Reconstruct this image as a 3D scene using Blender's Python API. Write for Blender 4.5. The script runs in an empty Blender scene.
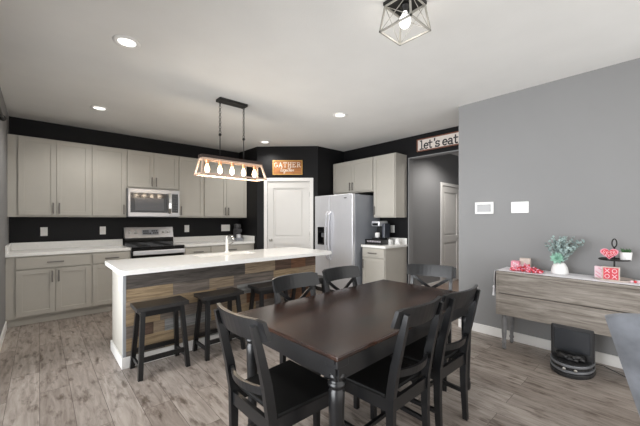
import bpy, bmesh, math, random
from mathutils import Vector, Matrix
random.seed(7)
R = math.radians
COL = bpy.context.scene.collection
SC = bpy.context.scene

# ------------------------------------------------------------------ camera
cam_d = bpy.data.cameras.new('camera')
cam_d.sensor_width = 36.0
cam_d.lens = 310.28 / 640 * 36.0
cam_d.shift_y = 6.75 / 640
cam_d.clip_start = 0.05
cam = bpy.data.objects.new('camera', cam_d)
COL.objects.link(cam)
cam.location = (0, 0, 1.3331)
cam.rotation_euler = (R(90), 0, -0.7348)
SC.camera = cam

# ------------------------------------------------------------------ exposure, world, daylight
SC.view_settings.view_transform = 'Standard'
SC.view_settings.look = 'None'
SC.view_settings.gamma = 1
SC.view_settings.exposure = 0.0
world = bpy.data.worlds.new('world')
SC.world = world
world.use_nodes = True
bg = world.node_tree.nodes['Background']
bg.inputs[0].default_value = (1.0, 0.985, 0.965, 1)
bg.inputs[1].default_value = 2.0


def area_light(name, loc, rot, sx, sy, power, color):
    d = bpy.data.lights.new(name, 'AREA')
    d.shape = 'RECTANGLE'
    d.size = sx
    d.size_y = sy
    d.energy = power
    d.color = color
    o = bpy.data.objects.new(name, d)
    COL.objects.link(o)
    o.location = loc
    o.rotation_euler = rot
    return o


# daylight through the sliding door in the left wall, and through the living room behind the camera
day = area_light('daylight_left', (-0.50, 2.05, 1.2), (0, R(-90), 0), 2.1, 3.5, 72, (0.93, 0.96, 1.0))
day.data.spread = R(95)


# ------------------------------------------------------------------ materials
def new_mat(name):
    m = bpy.data.materials.new(name)
    m.use_nodes = True
    return m, m.node_tree.nodes, m.node_tree.links, m.node_tree.nodes['Principled BSDF']


def mat(name, col, rough=0.5, metal=0.0, spec=0.5, var=0.0, vscale=8.0, bump=0.0, bscale=60.0, emit=None, estr=0.0,
        stretch=None, coat=0.0, sheen=0.0):
    m, N, L, b = new_mat(name)
    b.inputs['Base Color'].default_value = (*col, 1)
    b.inputs['Roughness'].default_value = rough
    b.inputs['Metallic'].default_value = metal
    b.inputs['Specular IOR Level'].default_value = spec
    b.inputs['Coat Weight'].default_value = coat
    b.inputs['Coat Roughness'].default_value = 0.15
    b.inputs['Sheen Weight'].default_value = sheen
    tc = N.new('ShaderNodeTexCoord')
    mp = N.new('ShaderNodeMapping')
    L.new(tc.outputs['Object'], mp.inputs[0])
    if stretch:
        mp.inputs['Scale'].default_value = stretch
    nz = N.new('ShaderNodeTexNoise')
    nz.inputs['Scale'].default_value = vscale
    nz.inputs['Detail'].default_value = 4
    L.new(mp.outputs[0], nz.inputs['Vector'])
    rp = N.new('ShaderNodeValToRGB')
    rp.color_ramp.elements[0].position = 0.3
    rp.color_ramp.elements[1].position = 0.7
    v = max(var, 0.01)
    rp.color_ramp.elements[0].color = (*[c * (1 - v) for c in col], 1)
    rp.color_ramp.elements[1].color = (*[min(1, c * (1 + v)) for c in col], 1)
    L.new(nz.outputs[0], rp.inputs[0])
    L.new(rp.outputs[0], b.inputs['Base Color'])
    if bump:
        n2 = N.new('ShaderNodeTexNoise')
        n2.inputs['Scale'].default_value = bscale
        L.new(mp.outputs[0], n2.inputs['Vector'])
        bp = N.new('ShaderNodeBump')
        bp.inputs['Strength'].default_value = bump
        bp.inputs['Distance'].default_value = 0.004
        L.new(n2.outputs[0], bp.inputs['Height'])
        L.new(bp.outputs[0], b.inputs['Normal'])
    if emit:
        b.inputs['Emission Color'].default_value = (*emit, 1)
        b.inputs['Emission Strength'].default_value = estr
    return m


def plank_floor(name):
    m, N, L, b = new_mat(name)
    g = N.new('ShaderNodeNewGeometry')
    sp = N.new('ShaderNodeSeparateXYZ')
    L.new(g.outputs['Position'], sp.inputs[0])
    cb = N.new('ShaderNodeCombineXYZ')
    L.new(sp.outputs[1], cb.inputs[0])
    L.new(sp.outputs[0], cb.inputs[1])
    br = N.new('ShaderNodeTexBrick')
    br.offset = 0.37
    br.inputs['Scale'].default_value = 1
    br.inputs['Brick Width'].default_value = 1.22
    br.inputs['Row Height'].default_value = 0.18
    br.inputs['Mortar Size'].default_value = 0.0016
    br.inputs['Mortar Smooth'].default_value = 0.3
    br.inputs['Color1'].default_value = (0.28, 0.241, 0.211, 1)
    br.inputs['Color2'].default_value = (0.405, 0.361, 0.324, 1)
    br.inputs['Mortar'].default_value = (0.10, 0.08, 0.068, 1)
    L.new(cb.outputs[0], br.inputs['Vector'])
    # grain, stretched along the boards, shifted from board to board
    ad = N.new('ShaderNodeVectorMath')
    ad.operation = 'MULTIPLY_ADD'
    L.new(br.outputs['Color'], ad.inputs[0])
    ad.inputs[1].default_value = (37, 53, 0)
    L.new(cb.outputs[0], ad.inputs[2])
    mp = N.new('ShaderNodeMapping')
    mp.inputs['Scale'].default_value = (2.2, 18, 1)
    L.new(ad.outputs[0], mp.inputs[0])
    n1 = N.new('ShaderNodeTexNoise')
    n1.inputs['Scale'].default_value = 1.6
    n1.inputs['Detail'].default_value = 8
    n1.inputs['Roughness'].default_value = 0.65
    n1.inputs['Distortion'].default_value = 0.6
    L.new(mp.outputs[0], n1.inputs['Vector'])
    r1 = N.new('ShaderNodeValToRGB')
    r1.color_ramp.elements[0].position = 0.33
    r1.color_ramp.elements[0].color = (0.62, 0.59, 0.57, 1)
    r1.color_ramp.elements[1].position = 0.62
    r1.color_ramp.elements[1].color = (1.06, 1.06, 1.06, 1)
    L.new(n1.outputs[0], r1.inputs[0])
    mx = N.new('ShaderNodeMixRGB')
    mx.blend_type = 'MULTIPLY'
    mx.inputs[0].default_value = 1
    L.new(br.outputs['Color'], mx.inputs[1])
    L.new(r1.outputs[0], mx.inputs[2])
    # knots and dark smears of the wood print
    mp2 = N.new('ShaderNodeMapping')
    mp2.inputs['Scale'].default_value = (3.4, 10, 1)
    L.new(ad.outputs[0], mp2.inputs[0])
    n2 = N.new('ShaderNodeTexNoise')
    n2.inputs['Scale'].default_value = 1.5
    n2.inputs['Detail'].default_value = 5
    n2.inputs['Roughness'].default_value = 0.6
    L.new(mp2.outputs[0], n2.inputs['Vector'])
    r2 = N.new('ShaderNodeValToRGB')
    r2.color_ramp.elements[0].position = 0.33
    r2.color_ramp.elements[0].color = (0.42, 0.38, 0.35, 1)
    r2.color_ramp.elements[1].position = 0.47
    r2.color_ramp.elements[1].color = (1, 1, 1, 1)
    L.new(n2.outputs[0], r2.inputs[0])
    mx2 = N.new('ShaderNodeMixRGB')
    mx2.blend_type = 'MULTIPLY'
    mx2.inputs[0].default_value = 1
    L.new(mx.outputs[0], mx2.inputs[1])
    L.new(r2.outputs[0], mx2.inputs[2])
    L.new(mx2.outputs[0], b.inputs['Base Color'])
    b.inputs['Roughness'].default_value = 0.42
    b.inputs['Specular IOR Level'].default_value = 0.4
    bp = N.new('ShaderNodeBump')
    bp.inputs['Strength'].default_value = 0.15
    bp.inputs['Distance'].default_value = 0.002
    L.new(n1.outputs[0], bp.inputs['Height'])
    L.new(bp.outputs[0], b.inputs['Normal'])
    return m


def grain(name, dark, light, along=(1.5, 22, 22), rough=0.6, lo=0.3, hi=0.68, bs=.25):
    m, N, L, b = new_mat(name)
    tc = N.new('ShaderNodeTexCoord')
    mp = N.new('ShaderNodeMapping')
    mp.inputs['Scale'].default_value = along
    L.new(tc.outputs['Object'], mp.inputs[0])
    n = N.new('ShaderNodeTexNoise')
    n.inputs['Scale'].default_value = 1.8
    n.inputs['Detail'].default_value = 7
    n.inputs['Roughness'].default_value = 0.68
    n.inputs['Distortion'].default_value = 0.5
    L.new(mp.outputs[0], n.inputs['Vector'])
    r = N.new('ShaderNodeValToRGB')
    r.color_ramp.elements[0].position = lo
    r.color_ramp.elements[1].position = hi
    r.color_ramp.elements[0].color = (*dark, 1)
    r.color_ramp.elements[1].color = (*light, 1)
    L.new(n.outputs[0], r.inputs[0])
    L.new(r.outputs[0], b.inputs['Base Color'])
    b.inputs['Roughness'].default_value = rough
    bp = N.new('ShaderNodeBump')
    bp.inputs['Strength'].default_value = bs
    bp.inputs['Distance'].default_value = 0.003
    L.new(n.outputs[0], bp.inputs['Height'])
    L.new(bp.outputs[0], b.inputs['Normal'])
    return m


def glass(name):
    """thin clear window glass: see-through with a fresnel reflection"""
    m, N, L, b = new_mat(name)
    tr = N.new('ShaderNodeBsdfTransparent')
    gl = N.new('ShaderNodeBsdfGlossy')
    gl.inputs['Roughness'].default_value = 0.02
    fr = N.new('ShaderNodeFresnel')
    fr.inputs['IOR'].default_value = 1.45
    mx = N.new('ShaderNodeMixShader')
    L.new(fr.outputs[0], mx.inputs[0])
    L.new(tr.outputs[0], mx.inputs[1])
    L.new(gl.outputs[0], mx.inputs[2])
    L.new(mx.outputs[0], N['Material Output'].inputs[0])
    return m


M = {}
M['ceiling'] = mat('ceiling_paint', (0.735, 0.73, 0.71), 0.9, var=0.02, vscale=3, bump=0.25, bscale=90)
M['gray_wall'] = mat('gray_wall_paint', (0.245, 0.245, 0.246), 0.75, var=0.02, vscale=2, bump=0.06, bscale=120)
M['black_wall'] = mat('black_wall_paint', (0.008, 0.008, 0.009), 0.5, spec=.2, var=0.05, vscale=3, bump=0.05, bscale=120)
M['hall_wall'] = mat('hall_wall_paint', (0.235, 0.238, 0.243), 0.6, var=0.02, vscale=2)
M['trim'] = mat('white_trim_paint', (0.82, 0.81, 0.79), 0.4)
M['door'] = mat('door_paint', (0.70, 0.69, 0.665), 0.38)
M['cabinet'] = mat('greige_cabinet_paint', (0.455, 0.435, 0.39), 0.45, var=0.015)
M['counter'] = mat('white_quartz', (0.87, 0.865, 0.84), 0.16, var=0.025, vscale=30)
M['pull'] = mat('bronze_pull', (0.17, 0.16, 0.15), 0.4, metal=0.5)
M['steel'] = mat('brushed_steel', (0.74, 0.75, 0.79), 0.36, metal=0.55, var=0.04, vscale=6, stretch=(40, 40, 1))
M['steel2'] = mat('range_steel', (0.40, 0.395, 0.40), 0.30, metal=0.85, var=0.04, vscale=6, stretch=(40, 40, 1))
M['steel_side'] = mat('gray_appliance_side', (0.27, 0.285, 0.315), 0.45, metal=0.2)
M['chrome'] = mat('chrome', (0.75, 0.75, 0.75), 0.12, metal=1.0)
M['blackglass'] = mat('black_glass', (0.008, 0.008, 0.009), 0.08)
M['ovenwin'] = mat('oven_window', (0.06, 0.06, 0.065), 0.12)
M['blackplastic'] = mat('black_plastic', (0.014, 0.014, 0.015), 0.38)
M['darkgray'] = mat('dark_gray_plastic', (0.06, 0.06, 0.065), 0.4)
M['white'] = mat('white_plastic', (0.82, 0.82, 0.80), 0.4)
M['screen'] = mat('gray_screen', (0.30, 0.30, 0.30), 0.25)
M['blackwood'] = mat('black_painted_wood', (0.006, 0.0062, 0.007), 0.30, var=0.15, vscale=12, spec=0.5)
M['blackseat'] = mat('black_seat_paint', (0.0035, 0.0034, 0.0034), 0.55, var=0.15, vscale=12, spec=0.2)
M['tabletop'] = grain('espresso_table_top', (0.004, 0.0035, 0.0035), (0.050, 0.019, 0.010), along=(1.1, 5, 5), rough=0.24, lo=.35, hi=.72, bs=.02)
M['stoolwood'] = mat('black_brown_stool_wood', (0.016, 0.0145, 0.014), 0.36, var=0.2, vscale=10)
M['floor'] = plank_floor('vinyl_plank_floor')
M['hallfloor'] = grain('hall_plank_floor', (0.20, 0.14, 0.11), (0.34, 0.25, 0.20), along=(2, 14, 1), rough=0.4)
M['console'] = grain('weathered_gray_wood', (0.085, 0.066, 0.050), (0.40, 0.365, 0.325), along=(14, 1.6, 20), rough=0.7, lo=.25, hi=.75)
M['console_leg'] = mat('gray_washed_leg', (0.20, 0.20, 0.205), 0.6, var=0.15, vscale=20)
M['gray_trim'] = mat('corner_trim_gray', (0.30, 0.315, 0.33), 0.45)
M['cloth'] = mat('white_runner_cloth', (0.80, 0.79, 0.82), 0.9, bump=0.2, bscale=300)
M['suede'] = mat('gray_suede', (0.165, 0.176, 0.198), 0.85, var=0.32, vscale=7, bump=0.15, bscale=150, sheen=0.3)
M['darkleg'] = mat('dark_wood_leg', (0.05, 0.035, 0.028), 0.45)
M['bulb'] = mat('lit_filament_bulb', (1, 0.85, 0.65), 0.3, emit=(1.0, 0.70, 0.38), estr=3.6)
M['bulbw'] = mat('lit_white_bulb', (1, 1, 1), 0.3, emit=(1.0, 0.97, 0.92), estr=.95)
M['can'] = mat('lit_downlight_lens', (1, 1, 1), 0.4, emit=(1.0, 0.97, 0.93), estr=2.2)
M['darkbar'] = grain('dark_walnut_bar', (0.012, 0.007, 0.005), (0.034, 0.017, 0.012), along=(3, 20, 20), rough=0.5)
M['palewood'] = grain('pale_washed_frame', (0.38, 0.26, 0.19), (0.58, 0.43, 0.34), along=(6, 20, 20), rough=0.6)
M['copper'] = mat('copper_socket', (0.72, 0.36, 0.20), 0.3, metal=0.9)
M['blackmetal'] = mat('black_metal', (0.02, 0.019, 0.018), 0.45, metal=0.4)
M['nickel'] = mat('brushed_nickel', (0.50, 0.49, 0.46), 0.35, metal=0.9)
M['cagewood'] = mat('gray_washed_cage', (0.30, 0.29, 0.26), 0.55, var=0.1)
M['signorange'] = grain('honey_stained_sign', (0.16, 0.055, 0.018), (0.50, 0.20, 0.05), along=(3, 16, 20), rough=0.6)
M['signframe'] = mat('yellow_pine_frame', (0.50, 0.28, 0.07), 0.55, var=0.15, vscale=20)
M['signwhite'] = mat('cream_sign_board', (0.74, 0.68, 0.63), 0.6, var=0.05)
M['signbrown'] = mat('red_brown_frame', (0.22, 0.085, 0.05), 0.5)
M['ink'] = mat('black_lettering', (0.03, 0.03, 0.035), 0.6)
M['wink'] = mat('white_lettering', (0.72, 0.66, 0.58), 0.6)
M['red'] = mat('red_paint', (0.60, 0.05, 0.07), 0.5, var=0.1, vscale=40)
M['pink'] = mat('pink_paint', (0.74, 0.28, 0.36), 0.55, var=0.1, vscale=40)
M['palepink'] = mat('pale_pink_paint', (0.80, 0.60, 0.65), 0.6)
M['beige'] = mat('beige_wood_block', (0.55, 0.47, 0.42), 0.6, var=0.08, vscale=25)
M['ceramic'] = mat('white_ceramic', (0.82, 0.82, 0.81), 0.3)
M['leaf'] = mat('eucalyptus_leaf', (0.33, 0.42, 0.41), 0.65, var=0.5, vscale=25)
M['leaf2'] = mat('succulent_leaf', (0.26, 0.47, 0.37), 0.55, var=0.35, vscale=25)
M['leaf3'] = mat('dark_green_leaf', (0.05, 0.13, 0.05), 0.55, var=0.3, vscale=40)
M['stem'] = mat('gray_green_stem', (0.17, 0.17, 0.13), 0.7)
M['soil'] = mat('dark_soil', (0.05, 0.035, 0.025), 0.9)
M['flame'] = mat('heater_screen', (0.02, 0.023, 0.028), 0.25)
M['grille'] = mat('silver_gray_grille', (0.24, 0.25, 0.27), 0.35, metal=0.6)
M['paper'] = mat('carton_pods', (0.45, 0.42, 0.45), 0.6, var=0.4, vscale=60)
M['glass'] = glass('clear_glass')
M['carafe'] = mat('smoky_glass', (0.045, 0.05, 0.065), 0.15)
PAL = dict(along=(2.2, 16, 30), rough=0.7, lo=.28, hi=.72)
PL = [grain('plank_charcoal', (0.022, 0.018, 0.016), (0.13, 0.112, 0.098), **PAL),
      grain('plank_tan', (0.13, 0.09, 0.058), (0.40, 0.31, 0.21), **PAL),
      grain('plank_gray', (0.10, 0.10, 0.10), (0.36, 0.36, 0.345), **PAL),
      grain('plank_brown', (0.035, 0.020, 0.014), (0.17, 0.105, 0.072), **PAL),
      grain('plank_rust', (0.06, 0.026, 0.013), (0.28, 0.135, 0.068), **PAL),
      grain('plank_honey', (0.15, 0.10, 0.057), (0.43, 0.32, 0.19), **PAL),
      grain('plank_mixed_gray', (0.055, 0.046, 0.040), (0.25, 0.205, 0.17), **PAL)]


# ------------------------------------------------------------------ mesh builder
class MB:
    def __init__(self):
        self.bm = bmesh.new()
        self.mi = 0

    def _add(self, verts, faces, smooth=False):
        vs = [self.bm.verts.new(v) for v in verts]
        out = []
        for f in faces:
            try:
                fc = self.bm.faces.new([vs[i] for i in f])
                fc.material_index = self.mi
                fc.smooth = smooth
                out.append(fc)
            except ValueError:
                pass
        return vs, out

    def box(self, x0, x1, y0, y1, z0, z1, bev=0.0):
        v = [(x0, y0, z0), (x1, y0, z0), (x1, y1, z0), (x0, y1, z0), (x0, y0, z1), (x1, y0, z1), (x1, y1, z1), (x0, y1, z1)]
        f = [(0, 3, 2, 1), (4, 5, 6, 7), (0, 1, 5, 4), (1, 2, 6, 5), (2, 3, 7, 6), (3, 0, 4, 7)]
        vs, fs = self._add(v, f)
        if bev:
            es = list({e for fc in fs for e in fc.edges})
            r = bmesh.ops.bevel(self.bm, geom=es, offset=bev, segments=2, affect='EDGES', profile=0.5, material=-1)
            for fc in r['faces']:
                fc.material_index = self.mi
        return self

    def prism(self, pts, z0, z1, bev=0.0):
        """pts: counter-clockwise outline in xy, raised from z0 to z1"""
        n = len(pts)
        v = [(p[0], p[1], z0) for p in pts] + [(p[0], p[1], z1) for p in pts]
        f = [tuple(range(n - 1, -1, -1)), tuple(range(n, 2 * n))] + [(i, (i + 1) % n, n + (i + 1) % n, n + i) for i in range(n)]
        vs, fs = self._add(v, f)
        if bev:
            es = list({e for fc in fs for e in fc.edges})
            r = bmesh.ops.bevel(self.bm, geom=es, offset=bev, segments=2, affect='EDGES', profile=0.5, material=-1)
            for fc in r['faces']:
                fc.material_index = self.mi
        return self

    def prismv(self, origin, ux, uy, pts, depth):
        """outline pts in the plane (ux, uy) at origin, extruded by depth along ux x uy"""
        o, ux, uy = Vector(origin), Vector(ux), Vector(uy)
        nrm = ux.cross(uy).normalized() * depth
        n = len(pts)
        a = [o + ux * p[0] + uy * p[1] for p in pts]
        v = a + [q + nrm for q in a]
        f = [tuple(range(n - 1, -1, -1)), tuple(range(n, 2 * n))] + [(i, (i + 1) % n, n + (i + 1) % n, n + i) for i in range(n)]
        self._add(v, f)
        return self

    def loft(self, rings, smooth=False, caps=True):
        n = len(rings[0])
        v = [p for r in rings for p in r]
        f = []
        for k in range(len(rings) - 1):
            for i in range(n):
                j = (i + 1) % n
                f.append((k * n + i, k * n + j, (k + 1) * n + j, (k + 1) * n + i))
        vs, fs = self._add(v, f, smooth)
        if caps:
            for ring in (list(reversed(vs[:n])), vs[-n:]):
                try:
                    fc = self.bm.faces.new(ring)
                    fc.material_index = self.mi
                except ValueError:
                    pass
        return self

    def bar(self, path, w, d, wdir=(1, 0, 0)):
        """rectangular stick swept along path; w along wdir, d across; w and d may be lists"""
        path = [Vector(p) for p in path]
        n = len(path)
        wd = Vector(wdir).normalized()
        ws = w if isinstance(w, (list, tuple)) else [w] * n
        ds = d if isinstance(d, (list, tuple)) else [d] * n
        rings = []
        for i, p in enumerate(path):
            t = (path[min(i + 1, n - 1)] - path[max(i - 1, 0)]).normalized()
            a = (wd - t * wd.dot(t)).normalized()
            b = t.cross(a)
            a, b = a * ws[i] / 2, b * ds[i] / 2
            rings.append([p - a - b, p + a - b, p + a + b, p - a + b])
        return self.loft(rings)

    def tube(self, path, r, seg=8, caps=True):
        path = [Vector(p) for p in path]
        n = len(path)
        rs = r if isinstance(r, (list, tuple)) else [r] * n
        rings = []
        prev = None
        for i, p in enumerate(path):
            t = (path[min(i + 1, n - 1)] - path[max(i - 1, 0)]).normalized()
            if prev is None:
                up = Vector((0, 0, 1)) if abs(t.z) < 0.9 else Vector((1, 0, 0))
                a = (up - t * up.dot(t)).normalized()
            else:
                a = (prev - t * prev.dot(t)).normalized()
            prev = a
            b = t.cross(a)
            rings.append([p + (a * math.cos(2 * math.pi * k / seg) + b * math.sin(2 * math.pi * k / seg)) * rs[i] for k in range(seg)])
        return self.loft(rings, True, caps)

    def lathe(self, prof, cx=0, cy=0, seg=20, axis='z', o=None):
        rings = []
        for r, z in prof:
            ring = []
            for k in range(seg):
                a = 2 * math.pi * k / seg
                p = (r * math.cos(a), r * math.sin(a), z)
                if axis == 'z':
                    ring.append((cx + p[0], cy + p[1], p[2]))
                elif axis == '-y':
                    ring.append((o[0] + p[0], o[1] - p[2], o[2] + p[1]))
                elif axis == '-x':
                    ring.append((o[0] - p[2], o[1] - p[0], o[2] + p[1]))
                else:
                    ring.append((o[0] + p[2], o[1] + p[0], o[2] + p[1]))
            rings.append(ring)
        return self.loft(rings, True)

    def ball(self, c, r, seg=12, sz=1.0):
        n = seg // 2
        prof = [(max(1e-4, r * math.sin(math.pi * k / n)), c[2] - r * sz * math.cos(math.pi * k / n)) for k in range(n + 1)]
        return self.lathe(prof, c[0], c[1], seg)

    def stroke(self, pts, w, o, ux, uy, depth):
        """flat lettering stroke through pts (in the plane ux, uy at o)"""
        for (a, b) in zip(pts[:-1], pts[1:]):
            a, b = Vector(a), Vector(b)
            t = (b - a)
            if t.length < 1e-6:
                continue
            t = t.normalized() * w / 2
            nn = Vector((-t.y, t.x))
            a2, b2 = a - t * .7, b + t * .7
            self.prismv(o, ux, uy, [a2 - nn, b2 - nn, b2 + nn, a2 + nn], depth)
        return self

    def build(self, name, mats, parent=None, origin=None):
        if not isinstance(mats, (list, tuple)):
            mats = [mats]
        off = None
        if parent is not None and parent.get('_w'):
            off = Vector(parent['_w'])
        elif origin is not None:
            off = Vector(origin)
        if off is not None:
            bmesh.ops.translate(self.bm, verts=self.bm.verts, vec=-off)
        bmesh.ops.recalc_face_normals(self.bm, faces=self.bm.faces)
        me = bpy.data.meshes.new(name)
        self.bm.to_mesh(me)
        self.bm.free()
        for m in mats:
            me.materials.append(m)
        o = bpy.data.objects.new(name, me)
        COL.objects.link(o)
        if parent is not None:
            o.parent = parent
            if parent.get('_w'):
                o['_w'] = parent['_w'] if parent.type == 'EMPTY' else [0, 0, 0]
                if parent.type == 'MESH':
                    pass
        elif origin is not None:
            o.location = origin
        return o


def tag(o, label=None, cat=None, group=None, kind=None):
    if label:
        o['label'] = label
    if cat:
        o['category'] = cat
    if group:
        o['group'] = group
    if kind:
        o['kind'] = kind
    return o


def thing(name, label, cat, loc=(0, 0, 0), rotz=0.0, group=None, kind=None, world=False):
    """Empty at the thing's base; world=True lets parts be given in room coordinates"""
    o = bpy.data.objects.new(name, None)
    COL.objects.link(o)
    o.empty_display_size = 0.1
    o.location = loc
    o.rotation_euler = (0, 0, rotz)
    if world:
        o['_w'] = list(loc)
    return tag(o, label, cat, group, kind)


def dup(root, loc, rotz, label=None):
    r = root.copy()
    COL.objects.link(r)
    r.location = loc
    r.rotation_euler = (0, 0, rotz)
    if label:
        r['label'] = label
    for ch in list(root.children):
        c = ch.copy()
        COL.objects.link(c)
        c.parent = r
        for g in list(ch.children):
            d = g.copy()
            COL.objects.link(d)
            d.parent = c
    return r


def struct(name, mb, mats, label, cat, parent=None):
    o = mb.build(name, mats, parent)
    return tag(o, label, cat, None, 'structure')


# ------------------------------------------------------------------ room shell
H = 2.743
XL, YB, XR, XK = -0.31, 5.976, 3.874, 4.67   # left wall, cabinet wall, gray wall, fridge wall
P1, P2 = (3.11, 5.25), (3.95, 4.435)

struct('floor', MB().box(XL - .15, XK + .12, -0.75, YB + .12, -.1, 0), M['floor'], 'gray brown wood plank floor of the kitchen and dining area', 'floor')
struct('ceiling', MB().box(XL - .15, XK + .12, -0.75, YB + .12, H, H + .1), M['ceiling'], 'off white textured ceiling over kitchen and dining area', 'ceiling')
struct('wall_back', MB().box(XL - .15, P1[0] + .1, YB, YB + .12, 0, H), M['black_wall'], 'black wall behind the long run of cabinets', 'wall')
struct('wall_pantry_left', MB().box(P1[0], P1[0] + .1, P1[1], YB, 0, H), M['black_wall'], 'short black wall at right end of long counter', 'wall')
struct('wall_pantry_right', MB().box(P2[0], XK, P2[1], P2[1] + .1, 0, H), M['black_wall'], 'short black wall beside the refrigerator', 'wall')
struct('wall_fridge', MB().box(XK, XK + .12, 2.92, P2[1] + .1, 0, H), M['black_wall'], 'black wall behind refrigerator and coffee counter', 'wall')
struct('wall_header', MB().box(XK, XK + .12, 1.66, 2.92, 2.385, H), M['black_wall'], 'black wall strip above the hall opening', 'wall')
# gray drywall return of the opening
struct('trim_1', MB().box(XK - .004, XK + .124, 2.906, 2.921, 0, 2.387), M['gray_wall'], 'light gray jamb at left of hall opening', 'trim')
struct('trim_2', MB().box(XK - .004, XK + .124, 1.72, 2.906, 2.372, 2.387), M['gray_wall'], 'gray soffit along top of hall opening', 'trim')
struct('wall_right', MB().box(XR, XK + .12, -0.75, 1.71, 0, H), M['gray_wall'], 'large gray wall behind console table', 'wall')
# angled pantry wall with a doorway in it
LP = math.hypot(P2[0] - P1[0], P2[1] - P1[1])
aP = math.atan2(P2[1] - P1[1], P2[0] - P1[0])
wp = MB()
wp.box(0, .20, 0, .1, 0, H)
wp.box(1.02, LP, 0, .1, 0, H)
wp.box(.20, 1.02, 0, .1, 2.075, H)
o = struct('wall_pantry', wp, M['black_wall'], 'angled black wall around the white pantry door', 'wall')
o.location = (*P1, 0)
o.rotation_euler = (0, 0, aP)

# left wall with the sliding door opening
WY0, WY1, WZ1 = 0.35, 3.75, 2.06
wl = MB()
wl.box(XL - .15, XL, -0.75, WY0, 0, H)
wl.box(XL - .15, XL, WY1, YB, 0, H)
wl.box(XL - .15, XL, WY0, WY1, WZ1, H)
struct('wall_left', wl, M['gray_wall'], 'gray wall at far left with glazed sliding door', 'wall')
wf = MB()
for (a, b) in ((WY0, WY0 + .06), (WY1 - .06, WY1), (2.02, 2.10)):
    wf.box(XL - .11, XL - .04, a, b, 0.0, WZ1)
wf.box(XL - .11, XL - .04, WY0 + .06, WY1 - .06, WZ1 - .06, WZ1)
wf.box(XL - .11, XL - .04, WY0 + .06, WY1 - .06, 0, .07)
w1 = struct('window_1', wf, M['trim'], 'white framed glazed sliding door in left wall', 'window')
MB().box(XL - .08, XL - .072, WY0 + .06, 2.02, .07, WZ1 - .06).box(XL - .08, XL - .072, 2.10, WY1 - .06, .07, WZ1 - .06).build('window_pane', M['glass'], w1)

# baseboards
struct('baseboard_left', MB().box(XL, XL + .014, WY1 + .02, 5.36, 0, .1, .003), M['trim'], 'white baseboard along left wall', 'baseboard')
struct('baseboard_right', MB().box(XR - .014, XR, -0.75, 1.71, 0, .1, .003), M['trim'], 'white baseboard along gray wall behind console', 'baseboard')
struct('baseboard_fridge', MB().box(XK - .012, XK, 2.921, 2.945, 0, .1), M['trim'], 'short white baseboard by hall opening', 'baseboard')

# hall beyond the opening
HY = 3.05
hx1 = 7.6
struct('floor_hall', MB().box(XK + .12, hx1, 1.3, HY + .1, -.1, 0), M['hallfloor'], 'brown plank floor of the hall', 'floor')
struct('ceiling_hall', MB().box(XK + .12, hx1, 1.3, HY + .1, H, H + .1), M['ceiling'], 'white ceiling of the hall', 'ceiling')
hw = MB()
hw.box(XK + .12, 6.13, HY, HY + .1, 0, H)
hw.box(6.95, hx1, HY, HY + .1, 0, H)
hw.box(6.13, 6.95, HY, HY + .1, 2.04, H)
struct('wall_hall', hw, M['hall_wall'], 'gray hall wall seen through the opening', 'wall')
struct('wall_hall_end', MB().box(hx1, hx1 + .1, 1.3, HY + .1, 0, H), M['hall_wall'], 'gray wall closing the hall', 'wall')
struct('wall_hall_right', MB().box(XK + .12, hx1, 1.2, 1.3, 0, H), M['hall_wall'], 'gray wall on hidden side of hall', 'wall')
struct('baseboard_hall', MB().box(XK + .13, 6.05, HY - .014, HY, 0, .1, .003), M['trim'], 'white baseboard along hall wall', 'baseboard')


def panel_door(name, label, W, z1, knob_x, loc, rotz, hinge_x, hook=True):
    """white moulded two-panel door with casing; local x along the wall, front face at y = 0"""
    t = thing(name, label, 'door', loc, rotz, None, 'structure')
    d = MB()
    sx = .115
    rails = [(0.012, .24), (.86, .99), (z1 - .125, z1)]
    d.box(0.004, sx, .005, .04, .012, z1)
    d.box(W - sx, W - .004, .005, .04, .012, z1)
    for a, b in rails:
        d.box(sx, W - sx, .005, .04, a, b)
    for a, b in ((.24, .86), (.99, z1 - .125)):
        d.box(sx, W - sx, .022, .036, a, b)
        d.box(sx + .04, W - sx - .04, .012, .024, a + .04, b - .04, .008)
    s = d.build('door_panel', M['door'], t)
    c = MB()
    c.box(-.065, 0, -.016, .012, 0, z1 + .065, .004)
    c.box(W, W + .065, -.016, .012, 0, z1 + .065, .004)
    c.box(0, W, -.016, .012, z1 + .004, z1 + .065, .004)
    c.build('door_casing', M['trim'], t)
    k = MB()
    k.lathe([(.026, 0), (.026, .006), (.010, .010), (.010, .035), (.022, .042), (.028, .054), (.022, .066), (.001, .069)], seg=16, axis='-y', o=(knob_x, .005, .945))
    k.build('door_knob', M['nickel'], s)
    for z in (.25, 1.05, 1.82):
        MB().box(hinge_x - .006, hinge_x + .006, -.004, .01, z - .045, z + .045).build('hinge', M['nickel'], s)
    return t


panel_door('door_1', 'white two panel pantry door in angled black wall', .82, 2.07, .07,
           (P1[0] + .20 * math.cos(aP), P1[1] + .20 * math.sin(aP), 0), aP, .812)
panel_door('door_2', 'white panel door in the hall beyond the opening', .82, 2.035, .76, (6.13, HY, 0), 0, .008)


# ------------------------------------------------------------------ cabinets
def pull(mb, x, y, z, L, vert=True):
    r = .008
    if vert:
        mb.box(x - r, x + r, y - .034, y - .024, z - L / 2, z + L / 2, .002)
        for s in (-1, 1):
            mb.box(x - .004, x + .004, y - .026, y + .001, z + s * (L / 2 - .015) - .004, z + s * (L / 2 - .015) + .004)
    else:
        mb.box(x - L / 2, x + L / 2, y - .034, y - .024, z - r, z + r, .002)
        for s in (-1, 1):
            mb.box(x + s * (L / 2 - .015) - .004, x + s * (L / 2 - .015) + .004, y - .026, y + .001, z - .004, z + .004)
    return mb


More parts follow.
